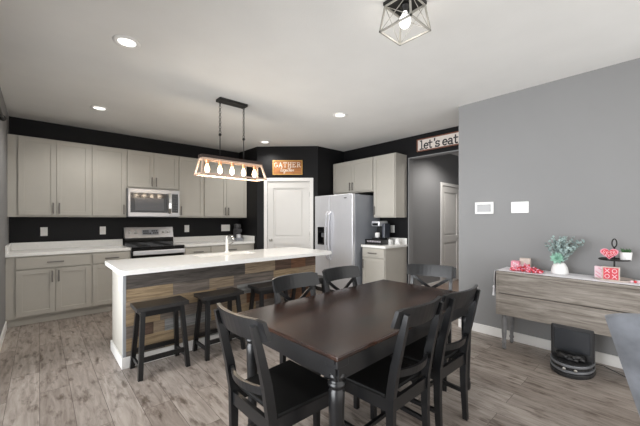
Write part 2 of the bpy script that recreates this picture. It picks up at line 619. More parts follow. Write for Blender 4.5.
def shaker(t, name, x0, x1, z0, z1, hx=None, hz=None, vert=True, rail=.057, L=.15):
    m = MB()
    m.box(x0, x0 + rail, -.020, -.001, z0, z1, .0015)
    m.box(x1 - rail, x1, -.020, -.001, z0, z1, .0015)
    m.box(x0 + rail, x1 - rail, -.020, -.001, z0, z0 + rail, .0015)
    m.box(x0 + rail, x1 - rail, -.020, -.001, z1 - rail, z1, .0015)
    m.box(x0 + rail, x1 - rail, -.011, -.001, z0 + rail, z1 - rail)
    d = m.build(name, M['cabinet'], t)
    if hx is not None:
        pull(MB(), hx, -.020, hz, L, vert).build('handle', M['pull'], d)
    return d


def slab_drawer(t, x0, x1, z0, z1, L=.17):
    d = MB().box(x0, x1, -.020, -.001, z0, z1, .002).build('drawer', M['cabinet'], t)
    pull(MB(), (x0 + x1) / 2, -.020, (z0 + z1) / 2, L, False).build('handle', M['pull'], d)
    return d


def upper(label, loc, rotz, W, D, h, doors, group, filler=0):
    t = thing('wall_cabinet', label, 'cabinet', loc, rotz, group)
    MB().box(0, W, 0, D, 0, h).build('body', M['cabinet'], t)
    g = .012
    if doors == 2:
        c = W / 2
        shaker(t, 'door', g, c - .002, g + .012, h - g, c - .032, .12)
        shaker(t, 'door', c + .002, W - g, g + .012, h - g, c + .032, .12)
    else:
        hx = W - g - .03 if doors == 'r' else g + .03
        shaker(t, 'door', g, W - g, g + .012, h - g, hx, .12)
    if filler:
        MB().box(-filler, 0, .003, D, 0, h).build('filler_panel', M['cabinet'], t)
    return t


def base(label, loc, rotz, W, D, doors, group, filler=0, fillerr=0):
    t = thing('base_cabinet', label, 'cabinet', loc, rotz, group)
    MB().box(0, W, 0, D, .105, .875).build('body', M['cabinet'], t)
    MB().box(-filler, W + fillerr, .055, D, 0, .105).build('toe_kick', M['cabinet'], t)
    g = .012
    slab_drawer(t, g, W - g, .715, .858)
    if doors == 2:
        c = W / 2
        shaker(t, 'door', g, c - .002, .125, .70, c - .032, .60)
        shaker(t, 'door', c + .002, W - g, .125, .70, c + .032, .60)
    else:
        hx = W - g - .03 if doors == 'r' else g + .03
        shaker(t, 'door', g, W - g, .125, .70, hx, .60)
    if filler:
        MB().box(-filler, 0, .003, D, .105, .875).build('filler_panel', M['cabinet'], t)
    if fillerr:
        MB().box(W, W + fillerr, .003, D, .105, .875).build('filler_panel', M['cabinet'], t)
    return t


YU, YF = 5.651, 5.366
DU, DF = YB - YU - .002, YB - YF - .002
GU, GB = 'greige wall cabinets', 'greige base cabinets'
upper('greige two door wall cabinet at far left end of the long run', (-.22, YU, 1.372), 0, .785, DU, 1.067, 2, GU, filler=.088)
upper('greige one door wall cabinet just left of the microwave', (.565, YU, 1.372), 0, .447, DU, 1.067, 'r', GU)
upper('short greige two door wall cabinet above the microwave', (1.012, YU, 1.832), 0, .773, DU, .607, 2, GU)
upper('greige one door wall cabinet just right of the microwave', (1.785, YU, 1.372), 0, .446, DU, 1.067, 'l', GU)
upper('greige two door wall cabinet behind the linear chandelier, next to pantry wall', (2.231, YU, 1.372), 0, .876, DU, 1.067, 2, GU)
upper('short greige two door wall cabinet above the refrigerator', (4.345, 4.405, 1.832), R(-90), 1.0, XK - 4.345, .607, 2, GU)
upper('tall greige one door wall cabinet above the coffee counter', (4.345, 3.402, 1.372), R(-90), .452, XK - 4.345, 1.067, 'l', GU)
base('greige base cabinet with wide drawer and two doors at left wall', (-.23, YF, 0), 0, .77, DF, 2, GB, filler=.078)
base('greige base cabinet with drawer just left of the range', (.54, YF, 0), 0, .474, DF, 'r', GB)
base('greige base cabinet with drawer just right of the range', (1.79, YF, 0), 0, .45, DF, 'l', GB)
base('greige base cabinet with wide drawer by the pantry wall', (2.24, YF, 0), 0, .80, DF, 2, GB, fillerr=.068)
base('greige base cabinet with drawer and door under the coffee maker', (4.06, 3.415, 0), R(-90), .465, XK - 4.06, 'l', GB)

t = thing('countertop', 'white quartz countertop left of the range', 'countertop', (.35, 5.66, .875), world=True)
MB().box(XL, 1.014, 5.338, YB, .875, .914, .004).build('slab', M['counter'], t)
MB().box(XL + .02, 1.014, YB - .02, YB, .914, 1.016, .003).build('backsplash', M['counter'], t)
MB().box(XL, XL + .02, 5.345, YB, .914, 1.016, .003).build('side_splash', M['counter'], t)
t = thing('countertop', 'white quartz countertop right of the range ending at pantry wall', 'countertop', (2.4, 5.66, .875), world=True)
MB().box(1.79, P1[0], 5.338, YB, .875, .914, .004).build('slab', M['counter'], t)
MB().box(1.79, P1[0] - .02, YB - .02, YB, .914, 1.016, .003).build('backsplash', M['counter'], t)
MB().box(P1[0] - .02, P1[0], 5.345, YB, .914, 1.016, .003).build('side_splash', M['counter'], t)
t = thing('countertop', 'small white countertop under the coffee maker', 'countertop', (4.35, 3.18, .875), world=True)
MB().box(4.035, XK, 2.932, 3.432, .875, .914, .004).build('slab', M['counter'], t)
MB().box(XK - .02, XK, 2.94, 3.43, .914, 1.016, .003).build('backsplash', M['counter'], t)

# ------------------------------------------------------------------ range
t = thing('range', 'stainless electric range with black glass cooktop', 'stove', (1.402, 5.66, 0), world=True)
RX0, RX1 = 1.018, 1.785
MB().box(RX0 + .004, RX1 - .004, 5.37, 5.95, .09, .895).box(RX0 + .03, RX1 - .03, 5.42, 5.9, 0, .09).build('body', M['steel_side'], t)
MB().box(RX0 + .004, RX1 - .004, 5.325, 5.95, .895, .917, .004).build('cooktop', M['blackglass'], t)
bgd = MB().prismv((RX0 + .01, 0, 0), (0, 1, 0), (0, 0, 1), [(5.875, 1.03), (5.965, 1.03), (5.965, 1.205), (5.925, 1.205)], RX1 - RX0 - .02)
bgo = bgd.build('backguard', M['steel2'], t)
MB().box(RX0 + .01, RX1 - .01, 5.88, 5.962, .917, 1.03).build('vent_trim', M['blackglass'], t)


def on_guard(z, off=0.0):      # y on the sloped face of the backguard
    return 5.875 + (z - 1.03) / .175 * .05 - off


for kx in (.085, .165, .60, .675):
    zc = 1.118
    MB().lathe([(.024, 0), (.024, .008), (.019, .012), (.017, .03), (.001, .031)], seg=14, axis='-y', o=(RX0 + kx, on_guard(zc) + .003, zc)).build('knob', M['white'], t)
MB().prismv((RX0 + .265, 0, 0), (0, 1, 0), (0, 0, 1), [(on_guard(1.075, .004), 1.075), (on_guard(1.075, -.01), 1.075), (on_guard(1.165, -.01), 1.165), (on_guard(1.165, .004), 1.165)], .255).build('display', M['steel_side'], t)
bt = MB()
for i, (bx, bz) in enumerate([(.28, 1.14), (.31, 1.14), (.34, 1.14), (.28, 1.105), (.31, 1.105), (.34, 1.105), (.375, 1.10), (.41, 1.14), (.44, 1.14), (.475, 1.14), (.43, 1.105), (.46, 1.105), (.49, 1.105)]):
    bt.box(RX0 + bx, RX0 + bx + .024, on_guard(bz, .007), on_guard(bz), bz - .012, bz + .012)
bt.build('button', M['blackplastic'], t)
dr = MB().box(RX0 + .006, RX1 - .006, 5.335, 5.37, .28, .782, .006).build('oven_door', M['blackglass'], t)
MB().box(RX0 + .09, RX1 - .09, 5.331, 5.336, .36, .68).build('oven_window', M['blackglass'], dr)
hb = MB().box(RX0 + .012, RX1 - .012, 5.272, 5.297, .795, .862, .008)
for xx in (RX0 + .07, RX1 - .09):
    hb.box(xx, xx + .02, 5.29, 5.34, .81, .84)
hb.build('handle', M['steel'], dr)
MB().box(RX0 + .006, RX1 - .006, 5.33, 5.37, .785, .893, .006).build('front_panel', M['blackglass'], t)
MB().box(RX0 + .006, RX1 - .006, 5.335, 5.37, .10, .265, .006).build('storage_drawer', M['steel'], t)
for bx, by, br in ((1.22, 5.50, .10), (1.58, 5.50, .085), (1.22, 5.74, .075), (1.58, 5.74, .10)):
    MB().lathe([(br, .9172), (br, .9176), (br - .006, .9178), (br - .007, .9172)], bx, by, 28).build('burner_ring', M['darkgray'], t)

# ------------------------------------------------------------------ microwave
MX0, MX1, MY = 1.014, 1.783, 5.585
t = thing('microwave', 'stainless over the range microwave with dark window', 'microwave', (1.4, 5.78, 1.378), world=True)
MB().box(MX0, MX1, MY, YB, 1.378, 1.828).build('body', M['steel_side'], t)
md = MB()
md.box(MX0 + .002, MX1 - .145, MY - .03, MY - .001, 1.76, 1.826, .003)
md.box(MX0 + .002, MX1 - .145, MY - .03, MY - .001, 1.385, 1.45, .003)
md.box(MX0 + .002, MX0 + .034, MY - .03, MY - .001, 1.45, 1.76, .003)
md.box(MX1 - .20, MX1 - .145, MY - .03, MY - .001, 1.45, 1.76, .003)
mdo = md.build('door', M['steel2'], t)
MB().box(MX0 + .034, MX1 - .20, MY - .026, MY - .001, 1.45, 1.76).build('window_surround', M['blackglass'], mdo)
MB().box(MX0 + .095, MX1 - .25, MY - .029, MY - .025, 1.48, 1.685, .001).build('window', M['ovenwin'], mdo)
MB().bar([(MX1 - .172, MY - .05, 1.44), (MX1 - .172, MY - .075, 1.52), (MX1 - .172, MY - .082, 1.605), (MX1 - .172, MY - .075, 1.69), (MX1 - .172, MY - .05, 1.77)], .04, .02).box(MX1 - .185, MX1 - .16, MY - .06, MY - .029, 1.45, 1.48).box(MX1 - .185, MX1 - .16, MY - .06, MY - .029, 1.73, 1.76).build('handle', M['chrome'], mdo)
cp = MB().box(MX1 - .142, MX1 - .002, MY - .03, MY - .001, 1.385, 1.826, .003).build('control_panel', M['steel2'], t)
MB().box(MX1 - .128, MX1 - .03, MY - .033, MY - .029, 1.45, 1.765).build('keypad', M['blackglass'], cp)
for r_ in range(4):
    for c_ in range(3):
        MB().box(MX1 - .118 + c_ * .028, MX1 - .100 + c_ * .028, MY - .0345, MY - .0325, 1.48 + r_ * .04, 1.50 + r_ * .04).build('key', M['darkgray'], cp)
MB().box(MX1 - .118, MX1 - .044, MY - .0345, MY - .0325, 1.69, 1.735).build('clock_display', M['darkgray'], cp)
MB().box(MX0 + .02, MX1 - .02, MY + .01, MY + .3, 1.372, 1.379).build('underside_vent', M['blackplastic'], t)

# ------------------------------------------------------------------ refrigerator (faces -x; local front at y = 0)
FW, FS = .955, .395
t = thing('refrigerator', 'stainless side by side refrigerator with water dispenser', 'refrigerator', (3.865, 4.425, 0), R(-90))
MB().box(0, FW, .075, .75, .02, 1.765, .004).build('body', M['steel_side'], t)
MB().box(.02, FW - .02, .03, .12, .005, .08).build('toe_grille', M['blackplastic'], t)
MB().box(0.03, .14, .09, .2, 1.765, 1.785, .004).build('hinge_cover', M['darkgray'], t)
MB().box(FW - .14, FW - .03, .09, .2, 1.765, 1.785, .004).build('hinge_cover', M['darkgray'], t)
DX0, DX1, DZ0, DZ1 = .085, .335, .875, 1.20
fd = MB()
fd.box(.003, DX0, 0, .07, .085, 1.775, .008)
fd.box(DX1, FS - .003, 0, .07, .085, 1.775, .008)
fd.box(DX0 - .004, DX1 + .004, .002, .07, .085, DZ0)
fd.box(DX0 - .004, DX1 + .004, .002, .07, DZ1, 1.775)
fdo = fd.build('freezer_door', M['steel'], t)
dsp = MB()
dsp.box(DX0, DX1, .055, .068, DZ0, DZ1)
dsp.box(DX0, DX0 + .018, -.004, .06, DZ0, DZ1)
dsp.box(DX1 - .018, DX1, -.004, .06, DZ0, DZ1)
dsp.box(DX0 + .018, DX1 - .018, -.004, .06, DZ1 - .10, DZ1)
dsp.box(DX0 + .018, DX1 - .018, -.004, .06, DZ0, DZ0 + .025)
dso = dsp.build('dispenser', M['blackglass'], fdo)
MB().box(.16, .26, .02, .054, 1.01, 1.09, .008).build('dispenser_paddle', M['grille'], fdo)
rd = MB().box(FS + .003, FW - .003, 0, .07, .085, 1.775, .008).build('refrigerator_door', M['steel'], t)
for xx, dd in ((FS - .035, fdo), (FS + .035, rd)):
    pts = [(xx, -.004, .62), (xx, -.045, .68), (xx, -.062, .85), (xx, -.066, 1.05), (xx, -.062, 1.25), (xx, -.045, 1.42), (xx, -.004, 1.48)]
    MB().bar(pts, .034, .024).build('handle', M['steel'], dd)
MB().box(.76, .82, -.003, .001, 1.70, 1.715).build('badge', M['darkgray'], rd)

# ------------------------------------------------------------------ island
IX0, IX1, IY0, IY1 = .555, 2.842, 3.24, 3.80
t = thing('kitchen_island', 'kitchen island clad in mixed reclaimed planks with white quartz top', 'kitchen island', (1.7, 3.5, 0), world=True)
MB().box(IX0 + .012, IX1, IY0 + .012, IY1, .0, .874).build('body', M['cabinet'], t)
MB().box(IX0, IX0 + .012, IY0 + .02, IY1, .0, .874).build('end_panel', M['cabinet'], t)
MB().box(IX0 - .004, IX0 + .022, IY0 - .004, IY0 + .02, .1, .874, .002).build('corner_trim', M['gray_trim'], t)
# slab with the sink cut out
sx0, sx1, sy0, sy1 = 1.33, 2.04, 3.45, 3.74
slab = MB()
BX0, BX1, BY0, BY1 = .492, 2.905, 2.962, 3.838
cr = .03
outer = []
for cx, cy_, a0 in ((BX1 - cr, BY0 + cr, -90), (BX1 - cr, BY1 - cr, 0), (BX0 + cr, BY1 - cr, 90), (BX0 + cr, BY0 + cr, 180)):
    for k in range(5):
        a = R(a0 + k * 22.5)
        outer.append((cx + cr * math.cos(a), cy_ + cr * math.sin(a)))
inner = [(sx1, sy0), (sx1, sy1), (sx0, sy1), (sx0, sy0)]
Z0, Z1 = .874, .914


def ring_faces(mb, z, flip):
    vo = [mb.bm.verts.new((*p, z)) for p in outer]
    vi = [mb.bm.verts.new((*p, z)) for p in inner]
    n = 5
    for q in range(4):
        arc = vo[q * n:(q + 1) * n]
        nxt = vo[((q + 1) * n) % len(vo)]
        for a, b in zip(arc[:-1], arc[1:]):
            mb.bm.faces.new((a, b, vi[q]))
        mb.bm.faces.new((arc[-1], nxt, vi[(q + 1) % 4], vi[q]))
    return vo, vi


to, ti = ring_faces(slab, Z1, False)
bo, bi = ring_faces(slab, Z0, True)
for A, B in ((to, bo), (ti, bi)):
    for i in range(len(A)):
        j = (i + 1) % len(A)
        slab.bm.faces.new((A[i], A[j], B[j], B[i]))
es = [e for e in slab.bm.edges if len(e.link_faces) == 2 and e.calc_face_angle(0) > 1.2]
bmesh.ops.bevel(slab.bm, geom=es, offset=.005, segments=2, affect='EDGES', profile=.5)
slab.build('countertop', M['counter'], t)
sk = MB()
sk.box(sx0 - .012, sx1 + .012, sy0 - .012, sy1 + .012, .67, .68)
sk.box(sx0 - .012, sx0, sy0 - .012, sy1 + .012, .68, .874)
sk.box(sx1, sx1 + .012, sy0 - .012, sy1 + .012, .68, .874)
sk.box(sx0, sx1, sy0 - .012, sy0, .68, .874)
sk.box(sx0, sx1, sy1, sy1 + .012, .68, .874)
sk.build('sink', M['white'], t)
fa = thing('faucet', 'slim white and chrome faucet at the island sink', 'faucet', (1.80, 3.79, .914))
MB().lathe([(.028, 0), (.028, .012), (.018, .018), (.017, .10), (.015, .19), (.012, .20), (.0005, .205)]).build('faucet_body', M['white'], fa)
MB().tube([(0, -.01, .18), (0, -.06, .215), (0, -.13, .215), (0, -.175, .19), (0, -.18, .165)], .011, 10).build('spout', M['chrome'], fa)
MB().bar([(.012, 0, .09), (.045, 0, .10), (.085, 0, .125)], .014, .01, (0, 1, 0)).build('lever', M['chrome'], fa)
# plank cladding: seven courses, (end x, material) per board, seen from the dining side
rows = [      # (course height, boards) from the floor up
    (.045, [(.90, 6), (1.35, 1), (2.05, 2), (2.85, 3)]),
    (.112, [(1.02, 5), (1.42, 6), (2.05, 1), (2.48, 4), (2.85, 3)]),
    (.112, [(.64, 6), (.80, 3), (.90, 1), (1.36, 2), (1.90, 5), (2.40, 6), (2.85, 4)]),
    (.112, [(.86, 5), (1.30, 6), (1.78, 1), (2.05, 4), (2.42, 3), (2.85, 4)]),
    (.112, [(1.02, 1), (1.42, 5), (1.66, 6), (2.02, 2), (2.50, 2), (2.85, 2)]),
    (.112, [(.975, 5), (1.34, 6), (1.62, 1), (2.15, 6), (2.55, 5), (2.85, 1)]),
    (.169, [(1.76, 0), (2.173, 1), (2.42, 3), (2.66, 4), (2.85, 3)]),
]
pk = MB()
zz = .10
for hgt, row in rows:
    x = IX0 + .018
    for xe, mi in row:
        xe = min(xe, IX1)
        pk.mi = mi
        dd = random.uniform(.000, .005)
        pk.box(x + .0008, xe - .0008, IY0 - .001 - dd, IY0 + .0118, zz + .0008, zz + hgt - .0008)
        x = xe
    zz += hgt
pk.build('plank_cladding', PL, t)
bb = MB()
bb.box(IX0 - .016, IX1 - .01, IY0 - .018, IY0 - .004, 0, .1, .003)
bb.box(IX0 - .016, IX0 - .001, IY0 - .004, IY1, 0, .1, .003)
bb.build('baseboard', M['trim'], t)
MB().box(IX0 - .006, IX0 - .0005, 3.335, 3.412, .672, .787, .002).build('outlet_plate', M['white'], t)


# ------------------------------------------------------------------ outlets, switches, thermostat
def plate(name, label, cat, loc, rotz, w, h, n=1, group=None, kind='outlet'):
    """wall plate, local front at y = 0 facing -y"""
    t = thing(name, label, cat, loc, rotz, group)
    MB().box(-w / 2, w / 2, -.007, 0, -h / 2, h / 2, .002).build('cover_plate', M['white'], t)
    for i in range(n):
        cx = (i - (n - 1) / 2) * .046
        if kind == 'outlet':
            for dz in (-.02, .02):
                MB().box(cx - .014, cx + .014, -.0095, -.006, dz - .014, dz + .014, .003).build('socket', M['ceramic'], t)
        else:
            MB().box(cx - .016, cx + .016, -.011, -.006, -.033, .033, .002).build('rocker', M['ceramic'], t)
    return t


GO = 'white outlet plates on the black walls'
plate('wall_outlet', 'white outlet plate on black backsplash at far left', 'outlet', (.047, YB, 1.163), 0, .078, .125, 1, GO)
plate('wall_outlet', 'white outlet plate on black backsplash just left of range', 'outlet', (.745, YB, 1.163), 0, .078, .125, 1, GO)
plate('wall_outlet', 'white outlet plate on black backsplash just right of range', 'outlet', (2.042, YB, 1.168), 0, .085, .13, 1, GO)
plate('wall_outlet', 'wide white two gang outlet plate near pantry wall', 'outlet', (2.808, YB, 1.168), 0, .185, .13, 2, GO)
plate('wall_outlet', 'white outlet plate behind the coffee maker', 'outlet', (XK, 3.235, 1.17), R(-90), .08, .13, 1, GO)
plate('wall_switch', 'white three gang switch plate on gray wall', 'light switch', (XR, 1.046, 1.468), R(-90), .165, .122, 3, None, 'switch')
t = thing('security_panel', 'white keypad panel with gray screen on gray wall', 'thermostat', (XR, 1.407, 1.47), R(-90))
MB().box(-.102, .102, -.022, 0, -.07, .07, .006).build('housing', M['white'], t)
MB().box(-.075, .075, -.0245, -.0215, -.045, .042, .001).build('screen', M['screen'], t)

# ------------------------------------------------------------------ things on the counters
t = thing('pod_drawer', 'black coffee pod drawer under the coffee maker', 'drawer', (4.35, 3.30, .914), R(-90))
MB().box(-.17, .17, -.16, .16, .075, .085, .002).box(-.17, -.16, -.16, .16, .004, .075).box(.16, .17, -.16, .16, .004, .075).box(-.16, .16, .15, .16, .004, .075).box(-.17, .17, -.16, .16, 0, .006).build('frame', M['blackplastic'], t)
MB().box(-.155, .155, -.155, .14, .012, .022).box(-.155, .155, -.157, -.150, .012, .035).build('tray', M['blackmetal'], t)
pm = MB()
for i in range(6):
    pm.lathe([(.018, .023), (.024, .06), (.024, .064), (.001, .064)], -.13 + i * .052, -.125, 12)
pm.build('coffee_pods', M['paper'], t)
t = thing('coffee_maker', 'black and silver single cup coffee maker on pod drawer', 'coffee maker', (4.36, 3.29, 1.0), R(-90))
MB().box(-.075, .075, -.12, .13, 0, .03, .006).build('base', M['blackplastic'], t)
MB().box(-.075, .075, .02, .13, .03, .22, .01).build('column', M['blackplastic'], t)
MB().box(-.085, .085, -.12, .13, .22, .31, .018).build('brew_head', M['steel'], t)
MB().box(-.06, .06, -.124, -.118, .235, .275, .004).build('badge_panel', M['blackglass'], t)
MB().box(.078, .13, -.04, .12, .02, .27, .01).build('water_tank', M['carafe'], t)
MB().lathe([(.035, .03), (.04, .036), (.042, .11), (.040, .112), (.037, .045), (.001, .044)], 0, -.06, 18).build('cup', M['ceramic'], t)
t = thing('canister', 'small white ceramic canister at right end of coffee counter', 'canister', (4.50, 3.02, .914))
MB().lathe([(.04, 0), (.045, .006), (.045, .075), (.042, .08)], seg=20).build('jar', M['ceramic'], t)
MB().lathe([(.046, .08), (.046, .088), (.03, .094), (.010, .096), (.010, .106), (.001, .108)], seg=20).build('lid', M['ceramic'], t)
t = thing('napkin_box', 'small white box between coffee maker and canister', 'box', (4.44, 3.115, .914))
MB().box(-.045, .045, -.025, .025, 0, .085, .004).build('box', M['ceramic'], t)
MB().box(-.03, .03, -.006, .006, .085, .088).build('slot', M['blackplastic'], t)
t = thing('coffee_grinder', 'dark gray countertop grinder near the pantry wall', 'grinder', (2.985, 5.80, .914))
MB().box(-.075, .075, -.09, .09, 0, .05, .01).build('base', M['steel_side'], t)
MB().box(-.06, .06, -.01, .08, .05, .23, .012).build('column', M['darkgray'], t)
MB().box(-.055, .055, -.085, .08, .165, .235, .012).build('motor_head', M['darkgray'], t)
MB().lathe([(.05, .235), (.07, .25), (.07, .325), (.065, .335), (.001, .337)], 0, 0, 18).build('hopper', M['darkgray'], t)
MB().lathe([(.04, .05), (.045, .06), (.045, .12), (.04, .125), (.001, .125)], 0, -.045, 16).build('cup', M['steel'], t)


# ------------------------------------------------------------------ lettering
def arc(cx, cy, rx, ry, a0, a1, n=10):
    return [(cx + rx * math.cos(R(a0 + (a1 - a0) * k / n)), cy + ry * math.sin(R(a0 + (a1 - a0) * k / n))) for k in range(n + 1)]


CAP = {   # serif capitals, unit height
    'G': [arc(.38, .5, .36, .5, 50, 325, 16), [(.70, .42), (.70, .10)], [(.48, .42), (.80, .42)]],
    'A': [[(.06, 0), (.38, 1), (.70, 0)], [(.18, .34), (.58, .34)], [(-.04, 0), (.18, 0)], [(.58, 0), (.82, 0)]],
    'T': [[(.02, .84), (.02, 1), (.74, 1), (.74, .84)], [(.38, 1), (.38, 0)], [(.24, 0), (.52, 0)]],
    'H': [[(.12, 0), (.12, 1)], [(.66, 0), (.66, 1)], [(.12, .5), (.66, .5)], [(0, 0), (.24, 0)], [(0, 1), (.24, 1)], [(.54, 0), (.78, 0)], [(.54, 1), (.78, 1)]],
    'E': [[(.12, 0), (.12, 1)], [(0, 1), (.66, 1), (.66, .84)], [(0, 0), (.68, 0), (.68, .18)], [(.12, .52), (.5, .52)]],
    'R': [[(.12, 0), (.12, 1)], [(0, 1), (.4, 1)] + arc(.4, .76, .24, .24, 90, -90, 8) + [(.12, .52)], [(.38, .52), (.70, 0), (.80, 0)], [(0, 0), (.24, 0)]],
}
LOW = {   # typewriter lower case, x-height .62
    'l': [[(.12, 1), (.30, 1), (.30, 0)], [(.08, 0), (.52, 0)]],
    'e': [[(.06, .33), (.56, .33)] + arc(.31, .31, .25, .31, 5, 310, 14)],
    't': [[(.24, .9), (.24, .14)] + arc(.36, .14, .12, .14, 180, 320, 6), [(.06, .62), (.50, .62)]],
    "'": [[(.26, 1), (.24, .74)]],
    's': [[(.50, .60), (.50, .48)], arc(.30, .46, .20, .16, 20, 270, 8) + arc(.30, .15, .22, .15, 90, -160, 8), [(.08, .0), (.08, .14)]],
    'a': [arc(.28, .46, .20, .16, 150, 0, 6) + [(.48, .08), (.50, 0), (.60, 0)], arc(.27, .17, .21, .17, 50, 330, 12)],
}
SCR = {   # looping script
    't': [[(0, 0.1), (.14, .3), (.22, .95), (.14, .2), (.2, 0), (.34, .12)], [(.04, .66), (.36, .7)]],
    'o': [arc(.2, .25, .18, .25, 80, 440, 12) + [(.44, .42)]],
    'g': [arc(.2, .25, .18, .25, 60, 400, 12), [(.38, .5), (.36, -.3), (.2, -.5), (.08, -.36), (.2, -.1), (.46, .16)]],
    'e': [[(0, .16), (.3, .34)] + arc(.2, .26, .14, .24, 20, 320, 10) + [(.42, .2)]],
    'h': [[(0, .1), (.16, .5), (.22, 1), (.12, .9), (.1, 0)], [(.1, .2), (.24, .48), (.34, .4), (.33, .05), (.44, .06)]],
    'r': [[(0, .1), (.12, .5), (.16, .42), (.3, .44), (.28, .08), (.42, .1)]],
}


def letters(mb, text, font, size, adv, w, o, ux, uy, depth, slant=0.0):
    x = 0.0
    for ch in text:
        if ch == ' ':
            x += adv * size * .6
            continue
        for pl in font[ch]:
            mb.stroke([((p[0] + slant * p[1]) * size + x, p[1] * size) for p in pl], w, o, ux, uy, depth)
        x += adv * size * (.55 if ch == "'" else 1)
    return mb


# GATHER together sign over the pantry door, on the angled wall
t = thing('wooden_sign', 'honey stained wooden sign reading GATHER together above pantry door', 'sign', (*P1, 2.195), aP)
SX0, SX1 = .305, .878
MB().box(SX0 + .012, SX1 - .012, -.014, -.001, .012, .265).build('board', M['signorange'], t)
MB().box(SX0, SX1, -.024, -.001, 0, .016).box(SX0, SX1, -.024, -.001, .261, .277).box(SX0, SX0 + .016, -.024, -.001, .016, .261).box(SX1 - .016, SX1, -.024, -.001, .016, .261).build('frame', M['signframe'], t)
lm = MB()
letters(lm, 'GATHER', CAP, .084, 1.04, .0105, (SX0 + .032, -.014, .148), (1, 0, 0), (0, 0, 1), .004)
lm.build('capital_lettering', M['wink'], t)
lm = MB()
letters(lm, 'together', SCR, .075, .44, .0075, (SX0 + .145, -.014, .062), (1, 0, 0), (0, 0, 1), .004, .2)
lm.build('script_lettering', M['wink'], t)

# let's eat sign over the hall opening (faces -x)
t = thing('wooden_sign', "cream framed sign reading let's eat above hall opening", 'sign', (XK, 2.745, 2.458), R(-90))
MB().box(.01, .835, -.016, -.001, .01, .19).build('board', M['signwhite'], t)
MB().box(0, .845, -.026, -.001, 0, .016).box(0, .845, -.026, -.001, .186, .202).box(0, .016, -.026, -.001, .016, .186).box(.829, .845, -.026, -.001, .016, .186).build('frame', M['signbrown'], t)
for word, x0, adv in (("let's", .045, .57), ("eat", .438, .64)):
    letters(MB2 := MB(), word, LOW, .135, adv, .019, (x0, -.016, .034), (1, 0, 0), (0, 0, 1), .004)
    MB2.build('lettering', M['ink'], t)


# ------------------------------------------------------------------ ceiling lights
def spot(name, loc, energy, size, color, ang=150):
    d = bpy.data.lights.new(name, 'SPOT')
    d.energy = energy
    d.spot_size = R(ang)
    d.spot_blend = .6
    d.shadow_soft_size = size
    d.color = color
    o = bpy.data.objects.new(name, d)
    COL.objects.link(o)
    o.location = loc
    return o


def point(name, loc, energy, size, color):
    d = bpy.data.lights.new(name, 'POINT')
    d.energy = energy
    d.shadow_soft_size = size
    d.color = color
    o = bpy.data.objects.new(name, d)
    COL.objects.link(o)
    o.location = loc
    return o


for (x, y, lab) in ((.514, 2.852, 'round white recessed ceiling light largest and nearest at upper left'),
                    (.56, 4.77, 'round white recessed ceiling light nearest the left wall cabinets'),
                    (3.0, 2.918, 'round white recessed ceiling light between refrigerator cabinets and caged fixture'),
                    (3.03, 4.84, 'round white recessed ceiling light in front of pantry wall')):
    t = thing('recessed_light', lab, 'ceiling light', (x, y, H), 0, 'recessed ceiling lights')
    MB().lathe([(.064, -.003), (.070, -.010), (.094, -.008), (.098, 0), (.064, 0)], seg=28).build('trim_ring', M['trim'], t)
    MB().lathe([(.001, -.004), (.062, -.004), (.0645, -.001), (.001, -.001)], seg=28).build('lens', M['can'], t)
    spot('recessed_lamp', (x, y, H - .02), 52, .07, (1, .97, .93))

# hall lamp
t = thing('recessed_light', 'recessed light in the hall ceiling beyond opening', 'ceiling light', (5.6, 2.3, H), 0, 'recessed ceiling lights')
MB().lathe([(.064, -.003), (.070, -.010), (.094, -.008), (.098, 0), (.064, 0)], seg=28).build('trim_ring', M['trim'], t)
MB().lathe([(.001, -.004), (.062, -.004), (.0645, -.001), (.001, -.001)], seg=28).build('lens', M['can'], t)
spot('recessed_lamp', (5.6, 2.3, H - .02), 120, .07, (1, .95, .9))

# linear chandelier over the island
PX, PY = 1.71, 3.46
t = thing('linear_chandelier', 'five bulb linear wood frame chandelier hanging over island', 'chandelier', (PX, PY, H))
MB().box(-.178, .178, -.06, .06, -.030, 0, .004).build('canopy', M['blackmetal'], t)
for s in (-1, 1):
    ch = MB()
    z = -.026
    k = 0
    while z > -.40:       # chain links
        a = (.012, 0) if k % 2 == 0 else (0, .012)
        pts = [(s * .152 + a[0] * math.sin(q), a[1] * math.sin(q), z - .016 + .018 * math.cos(q)) for q in [2 * math.pi * i / 8 for i in range(9)]]
        ch.tube(pts, .0034, 5)
        z -= .029
        k += 1
    ch.build('chain', M['blackmetal'], t)
    MB().tube([(s * .152, 0, -.42), (s * .152, 0, -.70)], .006, 8).ball((s * .152, 0, -.42), .018, 10).build('hanging_rod', M['blackmetal'], t)
MB().box(-.388, .388, -.055, .055, -.716, -.680, .004).build('top_bar', M['darkbar'], t)
fr = MB()
TX, TY, TZ, BX, BY, BZ = .370, .048, -.716, .405, .105, -.900
fr.box(-TX - .01, TX + .01, -TY - .008, -TY + .010, TZ - .02, TZ).box(-TX - .01, TX + .01, TY - .010, TY + .008, TZ - .02, TZ)
fr.box(-TX - .01, -TX + .012, -TY, TY, TZ - .02, TZ).box(TX - .012, TX + .01, -TY, TY, TZ - .02, TZ)
for sx in (-1, 1):
    for sy in (-1, 1):
        fr.bar([(sx * TX, sy * TY, TZ - .01), (sx * BX, sy * BY, BZ)], .017, .017)
for sy in (-1, 1):
    fr.box(-BX - .009, BX + .009, sy * BY - .009, sy * BY + .009, BZ - .009, BZ + .009)
for sx in (-1, 1):
    fr.box(sx * BX - .009, sx * BX + .009, -BY, BY, BZ - .009, BZ + .009)
fr.build('wood_frame', M['palewood'], t)
